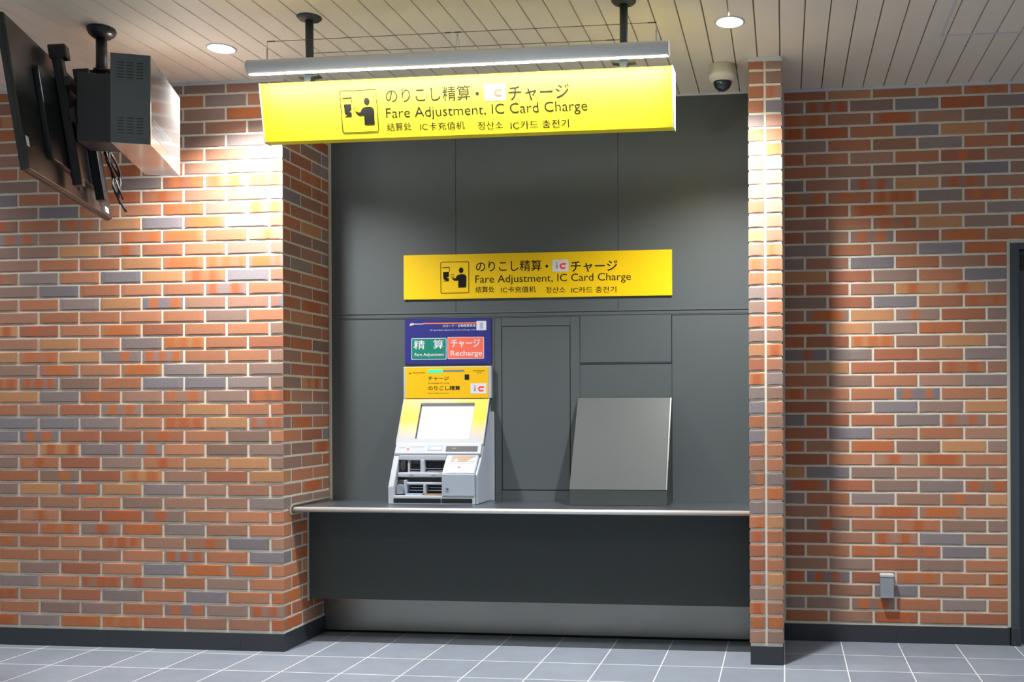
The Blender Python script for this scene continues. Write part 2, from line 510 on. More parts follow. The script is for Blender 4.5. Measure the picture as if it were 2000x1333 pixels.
acc = thing('access_panel', (1.03, 0, .802), 'tall charcoal access panel between the fare machine and the empty grey cover', 'access panel')
bm = B(); box(bm, W, (.8365, 1.2195), (-.002, .012), (.806, 1.714), .0012, 1); obj('leaf', bm, 'panel', acc)
bm = B(); ring(bm, W_ := Frame((0, 0, 0)), [(.832, .802), (1.223, .802), (1.223, 1.7175), (.832, 1.7175)], [(.8365, .806), (1.2195, .806), (1.2195, 1.714), (.8365, 1.714)], -.008, .0006)
obj('shadow_gap', bm, 'panel_gap', acc)
pl = thing('blanking_plate', (1.53, 0, 1.508), 'wide charcoal blanking plate flush in the wall above the empty grey cover', 'wall plate')
bm = B(); box(bm, W, (1.2795, 1.7875), (-.0035, .012), (1.511, ZT0 - .004), .0012, 1); obj('plate', bm, 'panel', pl)
bm = B(); box(bm, W, (1.2795, 1.7875), (-.005, -.001), (1.5065, 1.509)); obj('lower_lip', bm, 'panel_edge', pl)

# ------------------------------------------------------------------ counter
ct = thing('counter', (1.0, -.2, 0), 'long stainless steel counter with charcoal front panel built into the niche', 'counter')
YC = -.448
def top_piece(x0, x1):
    bm = B(); box(bm, W, (x0, x1), (YC + .013, -.0015), (ZC - .026, ZC)); return bm
obj('worktop', top_piece(XL + .002, .5265), 'steel_top', ct); obj('worktop', top_piece(.5285, XP0 - .001), 'steel_top', ct)
bm = B()
prof = [(YC + .014, ZC)] + [(YC + .013 - .013 * math.sin(t), ZC - .013 + .013 * math.cos(t)) for t in [math.pi * i / 10 for i in range(11)]] + [(YC + .014, ZC - .026)]
prism(bm, Frame((0, 0, 0), (0, 1, 0), (0, 0, 1), (1, 0, 0)), prof, XL + .002, XP0 - .001)
nose = obj('nosing', bm, 'steel_nose', ct)
for p in nose.data.polygons: p.use_smooth = len(p.vertices) == 4
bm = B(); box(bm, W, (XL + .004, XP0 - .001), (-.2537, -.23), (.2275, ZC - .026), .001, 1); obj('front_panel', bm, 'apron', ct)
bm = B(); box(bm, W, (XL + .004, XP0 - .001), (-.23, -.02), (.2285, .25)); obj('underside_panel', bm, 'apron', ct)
bm = B(); box(bm, W, (XL + .001, XP0 - .001), (-.068, -.05), (.016, .30), .001, 1); obj('kick_plate', bm, 'steel', ct)
bm = B(); box(bm, W, (XL + .001, XP0 - .001), (-.05, -.03), (.0, .02)); obj('plinth', bm, 'panel_gap', ct)

# ------------------------------------------------------------------ sign artwork shared by both yellow signs
def sign_art(f, n, parent, fat=0.):
    """f: frame whose origin is the centre of the 1.525 x 0.25 artwork; v up.  k = metres per measured unit"""
    k = .0007995; ox, hh = 988.5, 160.5
    def U(x): return (x - ox) * k
    def V(x, y): return -((y - (70 - 42 * (x - 35) / 1907)) - hh) * k
    def put(s, x0, x1, ytop, ybot, mname, name, bold=0.):
        bm = B(); xm = (x0 + x1) / 2
        text_bm(bm, f, s, U(x0), U(x1), V(x0, ybot), V(x0, ytop), n, bold + fat)
        return bm
    ink = 'ink'
    # pictogram
    bm = B()
    fr = rrect(U(305), U(512), V(305, 342), V(305, 120), .008); fi = rrect(U(309), U(508), V(305, 338), V(305, 124), .0055)
    ring(bm, f, fr, fi, n - .0004, n + .0004)
    def P(x, y): return (U(x / 2.75 + 254.6), V(400, (y / 2.75) + 72.9))   # finer pictogram units
    cx, cy = P(550, 292)
    prism(bm, f, [(cx + .0132 * math.cos(t), cy + .0155 * math.sin(t)) for t in [2 * math.pi * i / 20 for i in range(20)]], n - .0004, n + .0004)
    body = [(492, 625), (492, 490), (412, 492), (365, 450), (382, 436), (440, 445), (458, 405), (486, 378), (550, 366), (615, 372), (645, 395), (655, 430), (648, 625)]
    prism(bm, f, [P(*q) for q in body][::-1], n - .0004, n + .0004)
    prism(bm, f, [P(*q) for q in ((190, 322), (305, 318), (305, 405), (258, 432), (305, 440), (305, 498), (182, 503), (250, 478), (198, 462))][::-1], n - .0004, n + .0004)
    for q in (((175, 228), (322, 222), (322, 240), (175, 246)), ((312, 240), (322, 240), (322, 315), (312, 315)),
              ((340, 372), (398, 360), (400, 366), (342, 378)), ((340, 372), (346, 372), (352, 430), (346, 430)), ((394, 362), (400, 362), (404, 415), (398, 418)), ((346, 430), (404, 410), (404, 418), (346, 437))):
        prism(bm, f, [P(*w) for w in q][::-1], n - .0004, n + .0004)
    obj('pictogram', bm, ink, parent)
    obj('japanese_lettering', put('のりこし精算', 562, 1030, 113, 190, ink, '', .006), ink, parent)
    obj('middle_dot', put('・', 1058, 1078, 138, 158, ink, '', .02), ink, parent)
    obj('japanese_lettering', put('チャージ', 1237, 1565, 112, 190, ink, '', .012), ink, parent)
    obj('english_lettering', put('Fare Adjustment, IC Card Charge', 557, 1658, 214, 283, ink, '', .0), ink, parent)
    for t_, xa, xb, nm in (('结算处', 557, 695, 'chinese_lettering'), ('IC卡充值机', 742, 990, 'chinese_lettering'), ('정산소', 1060, 1198, 'korean_lettering'), ('IC카드 충전기', 1240, 1556, 'korean_lettering')):
        obj(nm, put(t_, xa, xb, 292, 335, ink, '', .006), ink, parent)
    ic_logo(f, U(1108), U(1222), V(1108, 187), V(1108, 103), n, parent, .006)

def merge_text(bm, b2): merge(bm, b2)

def ic_logo(f, u0, u1, v0, v1, n, parent, r=.004):
    w, h = u1 - u0, v1 - v0
    bm = B(); prism(bm, f, rrect(u0, u1, v0, v1, r), n - .0006, n + .0003)
    plate = obj('logo_plate', bm, 'white', parent)
    bm = B()
    box(bm, f, (u0 + w * .21, u0 + w * .33), (v0 + h * .24, v0 + h * .6), (n, n + .0007)); box(bm, f, (u0 + w * .21, u0 + w * .33), (v0 + h * .68, v0 + h * .8), (n, n + .0007))
    obj('letter_i', bm, 'grey_ink', plate)
    bm = B(); cx, cy = u0 + w * .62, v0 + h * .46; ro, ri = h * .25, h * .09
    pts = [(cx + w * .22, cy + ro), (cx, cy + ro)] + [(cx - ro * .95 * math.sin(t), cy + ro * math.cos(t)) for t in [math.pi * i / 12 for i in range(1, 12)]] + [(cx, cy - ro), (cx + w * .15, cy - ro), (cx + w * .22, cy - ri),
           (cx + .01 * w, cy - ri)] + [(cx - ri * math.sin(t), cy - ri * math.cos(t)) for t in [math.pi * i / 6 for i in range(1, 6)]] + [(cx, cy + ri), (cx + w * .22, cy + ri)]
    prism(bm, f, pts, n, n + .0007)
    obj('letter_c', bm, 'red', plate)

# wall sign
ws = thing('wall_sign', (1.0315, -.01, 1.8745), 'flat yellow fare adjustment sign fixed to the charcoal back wall', 'sign')
bm = B(); box(bm, W, (.269, 1.7938), (-.012, -.0005), (1.8745, 2.1250), .0012, 1); obj('sign_board', bm, 'yellow', ws)
sign_art(Frame((1.0314, -.012, 1.99975)), .0005, ws)

# hanging sign (face leans back towards its foot), on two ceiling poles
hs = thing('hanging_sign', (1.045, -1.27, 2.43), 'long yellow fare adjustment sign hanging from the ceiling on two dark poles', 'sign')
ZS0, ZS1 = 2.4315, 2.6745; YS1, YS0 = -1.315, -1.270
prof = [(YS0, ZS0), (YS1, ZS1), (-1.222, ZS1), (-1.222, ZS0)]
FX = Frame((0, 0, 0), (0, 1, 0), (0, 0, 1), (1, 0, 0))
bm = B(); prism(bm, FX, prof, .1455, 1.9445, .0015); obj('sign_board', bm, 'yellow_sign', hs)
bm = B(); prism(bm, FX, [(YS0 - .003, ZS0 - .003), (YS1 - .003, ZS1 + .002), (-1.219, ZS1 + .002), (-1.219, ZS0 - .003)], 1.9445, 1.9495, .0012); obj('end_cap', bm, 'silver', hs)
bm = B(); prism(bm, FX, [(YS0 - .003, ZS0 - .003), (YS1 - .003, ZS1 + .002), (-1.219, ZS1 + .002), (-1.219, ZS0 - .003)], .1405, .1455, .0012); obj('end_cap', bm, 'silver', hs)
vs = Vector((0, YS1 - YS0, ZS1 - ZS0)).normalized()
mid = Vector((1.045 + .0045, (YS0 + YS1) / 2, (ZS0 + ZS1) / 2 - .003))
sign_art(Frame(mid, (1, 0, 0), vs, Vector((0, -1, 0)) - Vector((0, -1, 0)).dot(vs) * vs), .0009, hs)
for x in (.349, 1.737):
    bm = B(); tube(bm, [(x, -1.268, ZS1 + .008), (x, -1.268, H - .004)], .0172, 20); po = obj('pole', bm, 'pole', hs)
    bm = B(); lathe(bm, x, -1.268, [(.0, H - .016), (.03, H - .0165), (.044, H - .012), (.052, H - .004), (.052, H - .0005), (0, H - .0005)]); obj('ceiling_flange', bm, 'pole', po)
    bm = B(); prism(bm, Frame((x, -1.268, 0)), [(-.012, ZS1 - .0), (.012, ZS1 - .0), (.017, ZS1 + .03), (.05, ZS1 + .034), (.05, ZS1 + .04), (-.05, ZS1 + .04), (-.05, ZS1 + .034), (-.017, ZS1 + .03)], -.02, .02, .001)
    obj('foot_bracket', bm, 'pole', po)

# LED bar over the sign
YB, ZBAR = -1.395, 2.716
lb = thing('sign_lamp', (1.043, YB, ZBAR), 'long tubular aluminium lamp glowing along its underside above the hanging yellow sign', 'lamp')
bm = B(); a0 = math.radians(-38); pts = []
R_ = .031
for i in range(25):
    t = math.radians(-26) + math.radians(281) * i / 24; pts.append((YB + R_ * math.cos(t), ZBAR + R_ * math.sin(t)))
prism(bm, FX, pts, .145, 1.939); hb = obj('housing', bm, 'lamp_body', lb)
for p in hb.data.polygons: p.use_smooth = len(p.vertices) == 4
for xa, xb in ((.141, .145), (1.939, 1.9435)):
    bm = B(); prism(bm, FX, [(YB + (R_ + .001) * math.cos(2 * math.pi * i / 28), ZBAR + (R_ + .001) * math.sin(2 * math.pi * i / 28)) for i in range(28)], xa, xb); obj('end_cap', bm, 'white', lb)
bm = B(); r2 = R_ + .0012
arc = [math.radians(254 + 80 * i / 12) for i in range(13)]
prism(bm, FX, [(YB + r2 * math.cos(t), ZBAR + r2 * math.sin(t)) for t in arc] + [(YB + (R_ - .004) * math.cos(t), ZBAR + (R_ - .004) * math.sin(t)) for t in arc[::-1]], .147, 1.937)
obj('diffuser', bm, 'led', lb)
for x in (.349, 1.737):
    bm = B(); tube(bm, [(x, -1.286, ZBAR + .02), (x, -1.32, ZBAR + .024), (x, YB + .012, ZBAR + .022)], .007, 10); obj('support_arm', bm, 'pole', lb)

# bird wires
bw = thing('bird_wire', (1.06, YB, ZBAR + R_), 'thin taut wire strung on short posts along the top of the tubular lamp', 'wire')
zw = 2.824
for x in (.2244, 1.8915):
    bm = B(); tube(bm, [(x, YB, ZBAR + R_ - .001), (x, YB, zw - .03)], .0035, 8); tube(bm, [(x, YB, zw - .03), (x, YB, zw + .002)], .0014, 6); obj('post', bm, 'silver', bw)
    bm = B(); s = 1 if x < 1 else -1; tube(bm, [(x, YB, zw), (x + s * .035, YB, zw)], .0022, 6); obj('crimp', bm, 'wire', bw)
bm = B(); tube(bm, [(1.05, YB, ZBAR + R_ - .001), (1.06, YB, zw)], .0011, 6); tube(bm, [(1.07, YB, ZBAR + R_ - .001), (1.06, YB, zw)], .0011, 6); obj('post', bm, 'silver', bw)
bm = B(); tube(bm, [(1.005, YB, zw), (1.03, YB, zw)], .0026, 6); tube(bm, [(1.045, YB, zw), (1.075, YB, zw)], .0026, 6); obj('crimp', bm, 'wire', bw)
bm = B(); tube(bm, [(.2244, YB, zw), (1.8915, YB, zw)], .0012, 6); obj('cable', bm, 'wire', bw)
bw2 = thing('bird_wire', (1.043, -1.268, 2.812), 'thin taut wire stretched from pole to pole of the hanging sign', 'wire')
bm = B(); tube(bm, [(.3662, -1.268, 2.814), (1.7198, -1.268, 2.809)], .0012, 6); obj('cable', bm, 'wire', bw2)
bm = B(); tube(bm, [(1.662, -1.268, 2.8095), (1.7, -1.268, 2.809)], .0024, 6); obj('crimp', bm, 'wire', bw2)

# ------------------------------------------------------------------ blue machine sign
fb = Frame((.2735, -.008, 1.7635)); kb = .00040; kv = .000385
def BX(x): return (x - 90) * kb
def BY(y, x=90): return -((y - (100 - 10 * (x - 90) / 1250))) * kv
bs = thing('machine_sign', (.524, 0, 1.512), 'blue sign with green and coral panels on the wall above the fare machine', 'sign')
bm = B(); box(bm, W, (.2735, .774), (-.008, -.0005), (1.5115, 1.7645), .001, 1); obj('sign_board', bm, 'blue', bs)
bm = B(); prism(bm, fb, rrect(BX(185), BX(697), BY(692), BY(378), .006), -.0004, .0008); brd = obj('panel_border', bm, 'white', bs)
bm = B(); prism(bm, fb, rrect(BX(193), BX(689), BY(684), BY(386), .005), 0, .0012); gp = obj('fare_panel', bm, 'green', bs)
bm = B(); text_bm(bm, fb, '精', BX(222), BX(382), BY(540), BY(408), .0015, .004); text_bm(bm, fb, '算', BX(503), BX(657), BY(536), BY(404), .0015, .004); obj('lettering', bm, 'white', gp); bm = B()
text_bm(bm, fb, 'Fare Adjustment', BX(235), BX(662), BY(652), BY(596), .0015, .012); obj('lettering', bm, 'white', gp)
bm = B(); prism(bm, fb, rrect(BX(713), BX(1240), BY(686), BY(366), .006), -.0004, .0008); brd = obj('panel_border', bm, 'white', bs)
bm = B(); prism(bm, fb, rrect(BX(721), BX(1232), BY(678), BY(374), .005), 0, .0012); cp = obj('charge_panel', bm, 'coral', bs)
bm = B(); text_bm(bm, fb, 'チャージ', BX(765), BX(1182), BY(522), BY(398), .0015, .02); obj('lettering', bm, 'white', cp); bm = B(); text_bm(bm, fb, 'Recharge', BX(758), BX(1214), BY(662), BY(566), .0015, .012); obj('lettering', bm, 'white', cp)
bm = B(); box(bm, fb, (BX(360), BX(1130)), (BY(171), BY(157)), (-.0004, .0008)); prism(bm, fb, [(BX(165), BY(172)), (BX(222), BY(166)), (BX(215), BY(152)), (BX(178), BY(152))], -.0004, .0008); obj('orange_line', bm, 'orange', bs)
bm = B(); box(bm, fb, (BX(205), BX(360)), (BY(176), BY(164)), (-.0004, .001)); prism(bm, fb, [(BX(160), BY(192)), (BX(215), BY(184)), (BX(222), BY(166)), (BX(165), BY(174))], -.0004, .0008)
obj('header_swoosh', bm, 'white', bs); bm = B(); text_bm(bm, fb, 'ICカード・自動精算専用', BX(648), BX(1118), BY(222), BY(180), .001, .006); obj('header_lettering', bm, 'white', bs); bm = B(); text_bm(bm, fb, 'IC card fare adjustment and recharge only', BX(462), BX(1120), BY(277), BY(252), .001, .0)
obj('header_lettering', bm, 'white', bs)
bm = B(); prism(bm, fb, rrect(BX(1132), BX(1274), BY(272), BY(138), .004), -.0004, .0008); nb = obj('number_plate', bm, 'white', bs)
bm = B(); text_bm(bm, fb, '1', BX(1182), BX(1226), BY(252), BY(160), .0012, .02); obj('numeral', bm, 'blue_grey', nb)

# ------------------------------------------------------------------ fare machine
fm = thing('fare_machine', (.52, -.12, ZC), 'yellow and white fare adjustment machine with lit screen standing on the counter', 'ticket machine')
MX0, MX1 = .2735, .770
SL = (.22, .465); sl = math.hypot(*SL)
fs = Frame((0, -.25, .835), (1, 0, 0), (0, SL[0], SL[1]), (0, -SL[1], SL[0]))       # sloping front
def SV(z): return (z - .835) * sl / SL[1]
FYZ = FX
zc = ZC + .0008
cheek = [(-.002, zc), (-.252, zc), (-.254, .838), (-.1495, 1.05), (-.026, 1.312), (-.002, 1.312)]
bm = B(); prism(bm, FYZ, cheek, MX0, MX0 + .032, .004); obj('side_panel', bm, 'shell', fm)
cheek_r = [(-.002, zc), (-.246, zc), (-.248, .905), (-.160, 1.005), (-.143, 1.052), (-.026, 1.312), (-.002, 1.312)]
bm = B(); prism(bm, FYZ, cheek_r, MX1 - .016, MX1, .006); obj('side_panel', bm, 'shell_grey', fm)
bm = B(); prism(bm, FYZ, [(-.002, zc), (-.13, zc), (-.13, 1.02), (-.02, 1.30), (-.002, 1.30)], MX0 + .03, MX1 - .014); obj('body', bm, 'shell_grey', fm)
bm = B(); box(bm, W, (MX1 - .002, .790), (-.012, -.0005), (zc, 1.242), .002, 1); obj('rear_flange', bm, 'shell', fm)
bm = B(); box(bm, W, (MX0 + .03, MX1 - .014), (-.252, -.12), (zc, .7905), .002, 1); base_ = obj('base', bm, 'shell', fm)
bm = B(); box(bm, W, (.305, .568), (-.2535, -.251), (.7515, .7765)); obj('base_grille', bm, 'black', base_)
bm = B(); box(bm, W, (.572, .742), (-.2535, -.251), (.7515, .7765)); obj('base_grille', bm, 'black', base_)
# coin box on the right
bm = B(); prism(bm, FYZ, [(-.13, .790), (-.256, .790), (-.257, .907), (-.172, 1.006), (-.13, 1.006)], .574, .7555, .003); cb = obj('coin_box', bm, 'shell_grey', fm)
fc = Frame((.574, -.257, .907), (1, 0, 0), (0, .085, .099), (0, -.099, .085))
cl = math.hypot(.085, .099)
bm = B(); box(bm, fc, (.004, .178), (.006, .128), (-.002, .0025), .001, 1); cpn = obj('reader_panel', bm, 'shell_grey', cb)
bm = B(); box(bm, fc, (.034, .165), (.083, .122), (.002, .0035)); obj('coin_chute', bm, 'tan', cpn)
bm = B(); prism(bm, fc, [(.046, .083), (.075, .083), (.062, .108)], .003, .0042); obj('chute_guide', bm, 'shell', cpn); bm = B(); prism(bm, fc, [(.12, .083), (.165, .083), (.165, .116)], .003, .0042); obj('chute_guide', bm, 'shell', cpn)
bm = B(); box(bm, fc, (.022, .155), (.02, .068), (.002, .0036)); cr = obj('card_reader', bm, 'shell', cpn)
bm = B(); box(bm, fc, (.014, .15), (.010, .0145), (.002, .0034)); box(bm, fc, (.022, .165), (.072, .0745), (.002, .0034)); obj('reader_seam', bm, 'slot_grey', cpn)
bm = B(); prism(bm, fc, [(.078, .045), (.09, .036), (.09, .041), (.098, .041), (.098, .049), (.09, .049), (.09, .054)], .0035, .0042); obj('red_mark', bm, 'red', cr)
bm = B(); lk = Frame((.6055, -.2565, .828)); prism(bm, lk, [(.0085 * math.cos(2 * math.pi * i / 20), .0085 * math.sin(2 * math.pi * i / 20)) for i in range(20)], 0, .004); lko = obj('lock', bm, 'coin_metal', cb)
bm = B(); box(bm, lk, (-.0015, .006), (-.003, .003), (.0035, .0046)); obj('keyhole', bm, 'black', lko)
# payment bays on the left
bx0, bx1 = MX0 + .032, .574
bm = B(); box(bm, W, (bx0, bx1), (-.182, -.128), (.978, 1.004), .003, 1); box(bm, W, (bx0, bx1), (-.205, -.128), (.886, .912), .006, 2); box(bm, W, (.428, .452), (-.185, -.128), (.905, .982), .004, 1)
box(bm, W, (.352, .365), (-.175, -.128), (.905, .982), .003, 1); obj('bay_frame', bm, 'shell', fm)
for (x0, x1, zz, zh) in ((.366, .428, .942, .012), (.452, .566, .950, .015), (.462, .566, .930, .007)):
    bm = B(); box(bm, W, (x0, x1), (-.160, -.128), (zz - zh, zz + zh)); sl_ = obj('note_slot', bm, 'black', fm)
    bm = B(); box(bm, W, (x0 + .004, x1 - .004), (-.172, -.15), (zz - zh - .005, zz - zh - .001)); obj('slot_lip', bm, 'coin_metal', sl_)
for (x0, x1, zz) in ((.366, .428, .914), (.452, .566, .916)):
    bm = B(); box(bm, W, (x0, x1), (-.172, -.128), (zz - .003, zz + .003)); obj('bay_line', bm, 'slot_grey', fm)
bm = B(); prism(bm, Frame((0, -.19, 0)), [(.317, .955), (.322, .975), (.345, .977), (.346, .955), (.341, .925), (.330, .918), (.320, .932)], -.04, .0, .002); obj('coin_slot', bm, 'dark', fm)
for x in (.386, .512):
    bm = B(); box(bm, W, (x - .012, x + .012), (-.2065, -.2045), (.896, .900)); obj('shelf_mark', bm, 'slot_grey', fm)
bm = B(); box(bm, W, (.352, .572), (-.18, -.128), (.862, .885), .002, 1); obj('upper_rail', bm, 'dark', fm)
bm = B(); box(bm, W, (.352, .572), (-.21, -.128), (.846, .860), .005, 2); obj('lower_rail', bm, 'shell', fm)
for x0, x1 in ((.366, .455), (.470, .568)):
    bm = B(); box(bm, W, (x0, x1), (-.165, -.128), (.805, .845)); cv = obj('change_slot', bm, 'black', fm)
    bm = B(); box(bm, W, (x0 + .004, x1 - .002), (-.19, -.165), (.812, .817)); box(bm, W, (x0 + .004, x1 - .002), (-.175, -.165), (.826, .830)); obj('slot_lip', bm, 'coin_metal', cv)
bm = B(); box(bm, W, (.455, .470), (-.215, -.128), (.795, .848), .004, 2); obj('bay_divider', bm, 'shell_grey', fm); bm = B(); box(bm, W, (.345, .362), (-.215, -.128), (.795, .872), .004, 2); obj('bay_divider', bm, 'shell_grey', fm)
bm = B(); box(bm, W, (.362, .455), (-.235, -.165), (.790, .798), .001, 1); obj('tray_floor', bm, 'blue_grey', fm)
bm = B(); box(bm, W, (.470, .572), (-.235, -.165), (.790, .798), .001, 1); obj('tray_floor', bm, 'tan', fm)
bm = B(); prism(bm, Frame((0, -.2, 0)), [(.309, .797), (.309, .835), (.318, .850), (.340, .851), (.347, .838), (.347, .797)], -.05, .03, .003); cu_ = obj('coin_cup', bm, 'coin_metal', fm)
bm = B(); prism(bm, Frame((0, -.2, 0)), [(.313, .853), (.320, .872), (.346, .872), (.346, .853)], -.05, .012, .002); obj('cup_hood', bm, 'dark', fm)
# console strip
bm = B(); box(bm, fs, (MX0 + .006, MX1 - .006), (SV(1.0085), SV(1.068)), (-.03, .010), .003, 2); co = obj('console', bm, 'shell', fm)
bm = B(); box(bm, fs, (MX0 + .004, MX1 - .004), (SV(1.0035), SV(1.0080)), (-.03, .006)); obj('console_seam', bm, 'slot_grey', co)
bm = B(); box(bm, fs, (.462, .545), (SV(1.027), SV(1.055)), (.009, .0112)); slt = obj('card_slot', bm, 'blue_grey', co)
bm = B(); prism(bm, fs, [(.466, SV(1.029)), (.540, SV(1.029)), (.540, SV(1.043)), (.490, SV(1.043))], .011, .0122); obj('slot_lip', bm, 'white', slt)
bm = B(); box(bm, fs, (.567, .744), (SV(1.022), SV(1.050)), (.009, .0115)); dsp = obj('display_strip', bm, 'dark', co)
bm = B(); box(bm, fs, (.60, .625), (SV(1.036), SV(1.040)), (.0115, .012)); obj('display_digit', bm, 'slot_grey', dsp)
bm = B(); prism(bm, fs, [(.352 + .006 * math.cos(t), SV(1.033) + .006 * math.sin(t)) for t in [2 * math.pi * i / 8 for i in range(8)]], .0095, .0108); obj('red_mark', bm, 'red', co)
bm = B(); box(bm, fs, (.30, .335), (SV(1.040), SV(1.045)), (.0095, .0104)); box(bm, fs, (.365, .44), (SV(1.044), SV(1.048)), (.0095, .0104)); obj('grey_print', bm, 'grey_ink', co)
# sloping bezel with the screen
bm = B()
ring(bm, fs, [(MX0 + .004, SV(1.068)), (MX1 - .004, SV(1.068)), (MX1 - .004, SV(1.314)), (MX0 + .004, SV(1.314))], [(.3785, SV(1.092)), (.6905, SV(1.092)), (.6905, SV(1.290)), (.3785, SV(1.290))], -.02, .004)
obj('bezel', bm, 'bezel', fm)
bm = B()
ring(bm, fs, [(.3787, SV(1.0921)), (.6903, SV(1.0921)), (.6903, SV(1.2899)), (.3787, SV(1.2899))], [(.3805, SV(1.0935)), (.6885, SV(1.0935)), (.6885, SV(1.2815)), (.3805, SV(1.2815))], -.018, .001)
obj('screen_surround', bm, 'dark', fm)
bm = B(); box(bm, fs, (.379, .690), (SV(1.0925), SV(1.2895)), (-.020, -.010)); obj('screen', bm, 'screen', fm)
bm = B(); box(bm, fs, (MX0, MX0 + .0045), (SV(1.06), SV(1.314)), (-.02, .006), .001, 1); obj('bezel_edge', bm, 'shell', fm); bm = B(); box(bm, fs, (MX1 - .0045, MX1), (SV(1.06), SV(1.314)), (-.02, .006), .001, 1); obj('bezel_edge', bm, 'shell', fm)
# top panel
bm = B(); box(bm, W, (.2732, .7795), (-.030, -.0005), (1.3165, 1.4950), .003, 2); tp = obj('top_panel', bm, 'shell', fm)
bm = B(); box(bm, W, (.285, .766), (-.0318, -.029), (1.3175, 1.4925), .0006, 1); yp = obj('yellow_face', bm, 'mach_yellow', fm)
ft = Frame((.2732, -.0318, 1.4945)); kx = .4998 / 1255
def TX(x): return (x - 90) * kx * 1.008
def TY(y): return -(y - 793) * .000394
bm = B(); prism(bm, ft, rrect(TX(445), TX(660), TY(880), TY(838), .006), -.0005, .002); obj('green_light', bm, 'green_led', yp)
bm = B(); box(bm, ft, (TX(660), TX(970)), (TY(866), TY(840)), (-.0005, .0012)); obj('light_window', bm, 'slot_grey', yp)
bm = B(); box(bm, ft, (TX(978), TX(1040)), (TY(980), TY(906)), (-.0005, .002), .0006, 1); obj('sensor_window', bm, 'black', yp)
bm = B()
text_bm(bm, ft, 'チャージ', TX(450), TX(750), TY(990), TY(932), .0006, .012); obj('lettering', bm, 'ink', yp); bm = B(); text_bm(bm, ft, 'のりこし精算', TX(450), TX(912), TY(1132), TY(1066), .0006, .012)
obj('lettering', bm, 'ink', yp)
bm = B()
text_bm(bm, ft, 'Recharge IC card', TX(448), TX(752), TY(1042), TY(1016), .0006); obj('small_print', bm, 'ink_brown', yp); bm = B(); text_bm(bm, ft, 'Fare Adjustment', TX(448), TX(748), TY(1184), TY(1160), .0006)
box(bm, ft, (TX(225), TX(405)), (TY(884), TY(874)), (-.0002, .0006)); prism(bm, ft, [(TX(165), TY(898)), (TX(205), TY(892)), (TX(212), TY(880)), (TX(178), TY(882))], -.0002, .0006)
box(bm, ft, (TX(1095), TX(1262)), (TY(862), TY(852)), (-.0002, .0006)); box(bm, ft, (TX(1150), TX(1222)), (TY(888), TY(881)), (-.0002, .0006))
obj('small_print', bm, 'ink_brown', yp)
ic_logo(ft, TX(1060), TX(1290), TY(1180), TY(1034), .0006, yp, .002)

# ------------------------------------------------------------------ empty cover to the right
cv = thing('machine_cover', (1.53, -.12, ZC), 'plain grey sloping metal cover with no screen standing on the counter', 'cover')
prof = [(-.002, zc), (-.243, zc), (-.243, .826), (-.014, 1.314), (-.002, 1.314)]
bm = B(); prism(bm, FYZ, prof, 1.2695, 1.7895, .0015); obj('body', bm, 'apron', cv)
f2 = Frame((0, -.243, .826), (1, 0, 0), (0, .229, .488), (0, -.488, .229)); L2 = math.hypot(.229, .488)
bm = B(); box(bm, f2, (1.2690, 1.7805), (.002, L2 - .001), (.0002, .0025), .0006, 1); obj('front_plate', bm, 'cover', cv)
bm = B(); box(bm, f2, (1.7815, 1.7900), (.002, L2), (-.004, .003), .0006, 1); obj('edge_strip', bm, 'panel_edge', cv)

# ------------------------------------------------------------------ security camera, downlights
dc = thing('security_camera', (2.099, -.43, H), 'white dome security camera with dark smoked bowl on ceiling by the brick pillar', 'camera')
bm = B(); lathe(bm, 2.099, -.43, [(0, H - .0005), (.066, H - .0005), (.066, H - .045), (.070, H - .048), (.070, H - .060), (.062, H - .074), (.05, H - .080), (.0, H - .08)]); obj('housing', bm, 'cam_white', dc)
bm = B(); lathe(bm, 2.099, -.43, [(.046, H - .078)] + [(.046 * math.cos(t), H - .082 - .046 * math.sin(t)) for t in [math.pi / 2 * i / 12 for i in range(13)]]); dmo = obj('dome', bm, 'cam_dome', dc)
bm = B(); lathe(bm, 2.099, -.43, [(.0475, H - .084), (.0475, H - .0795), (.05, H - .0795), (.05, H - .084), (.0475, H - .084)]); obj('dome_ring', bm, 'cam_white', dc)

def downlight(x, y, label, group=None):
    t = thing('downlight', (x, y, H), label, 'ceiling light', group)
    bm = B(); lathe(bm, x, y, [(.068, H + .0005), (.068, H - .004), (.062, H - .006), (.0565, H - .004), (.0565, H + .0005)]); obj('trim_ring', bm, 'white_trim', t)
    bm = B(); lathe(bm, x, y, [(0, H - .0035), (.03, H - .0035), (.0562, H - .001), (.0562, H - .0005), (0, H - .0005)]); obj('lens', bm, 'lens', t)
    return t
DL = [(-.240, -.970), (2.166, -.989)]
d0 = downlight(*DL[0], 'round glowing downlight in the ceiling between the television and the hanging sign')
d1 = copy_tree(d0, (DL[1][0] - DL[0][0], DL[1][1] - DL[0][1], 0), 'round glowing downlight in the ceiling above the dome camera')
UNSEEN_DL = [(-2.64, -.97), (4.57, -.99), (-2.64, -3.05), (-.24, -3.05), (2.166, -3.05), (4.57, -3.05), (-.24, -5.9), (2.166, -5.9), (4.57, -5.9), (-2.64, -5.9)]  # hall downlights out of view; the farthest row is added for bounced fill
for x, y in UNSEEN_DL:
    c = copy_tree(d0, (x - DL[0][0], y - DL[0][1], 0), 'unseen round ceiling downlight further out in the open hall'); c['group'] = 'unseen hall downlights'

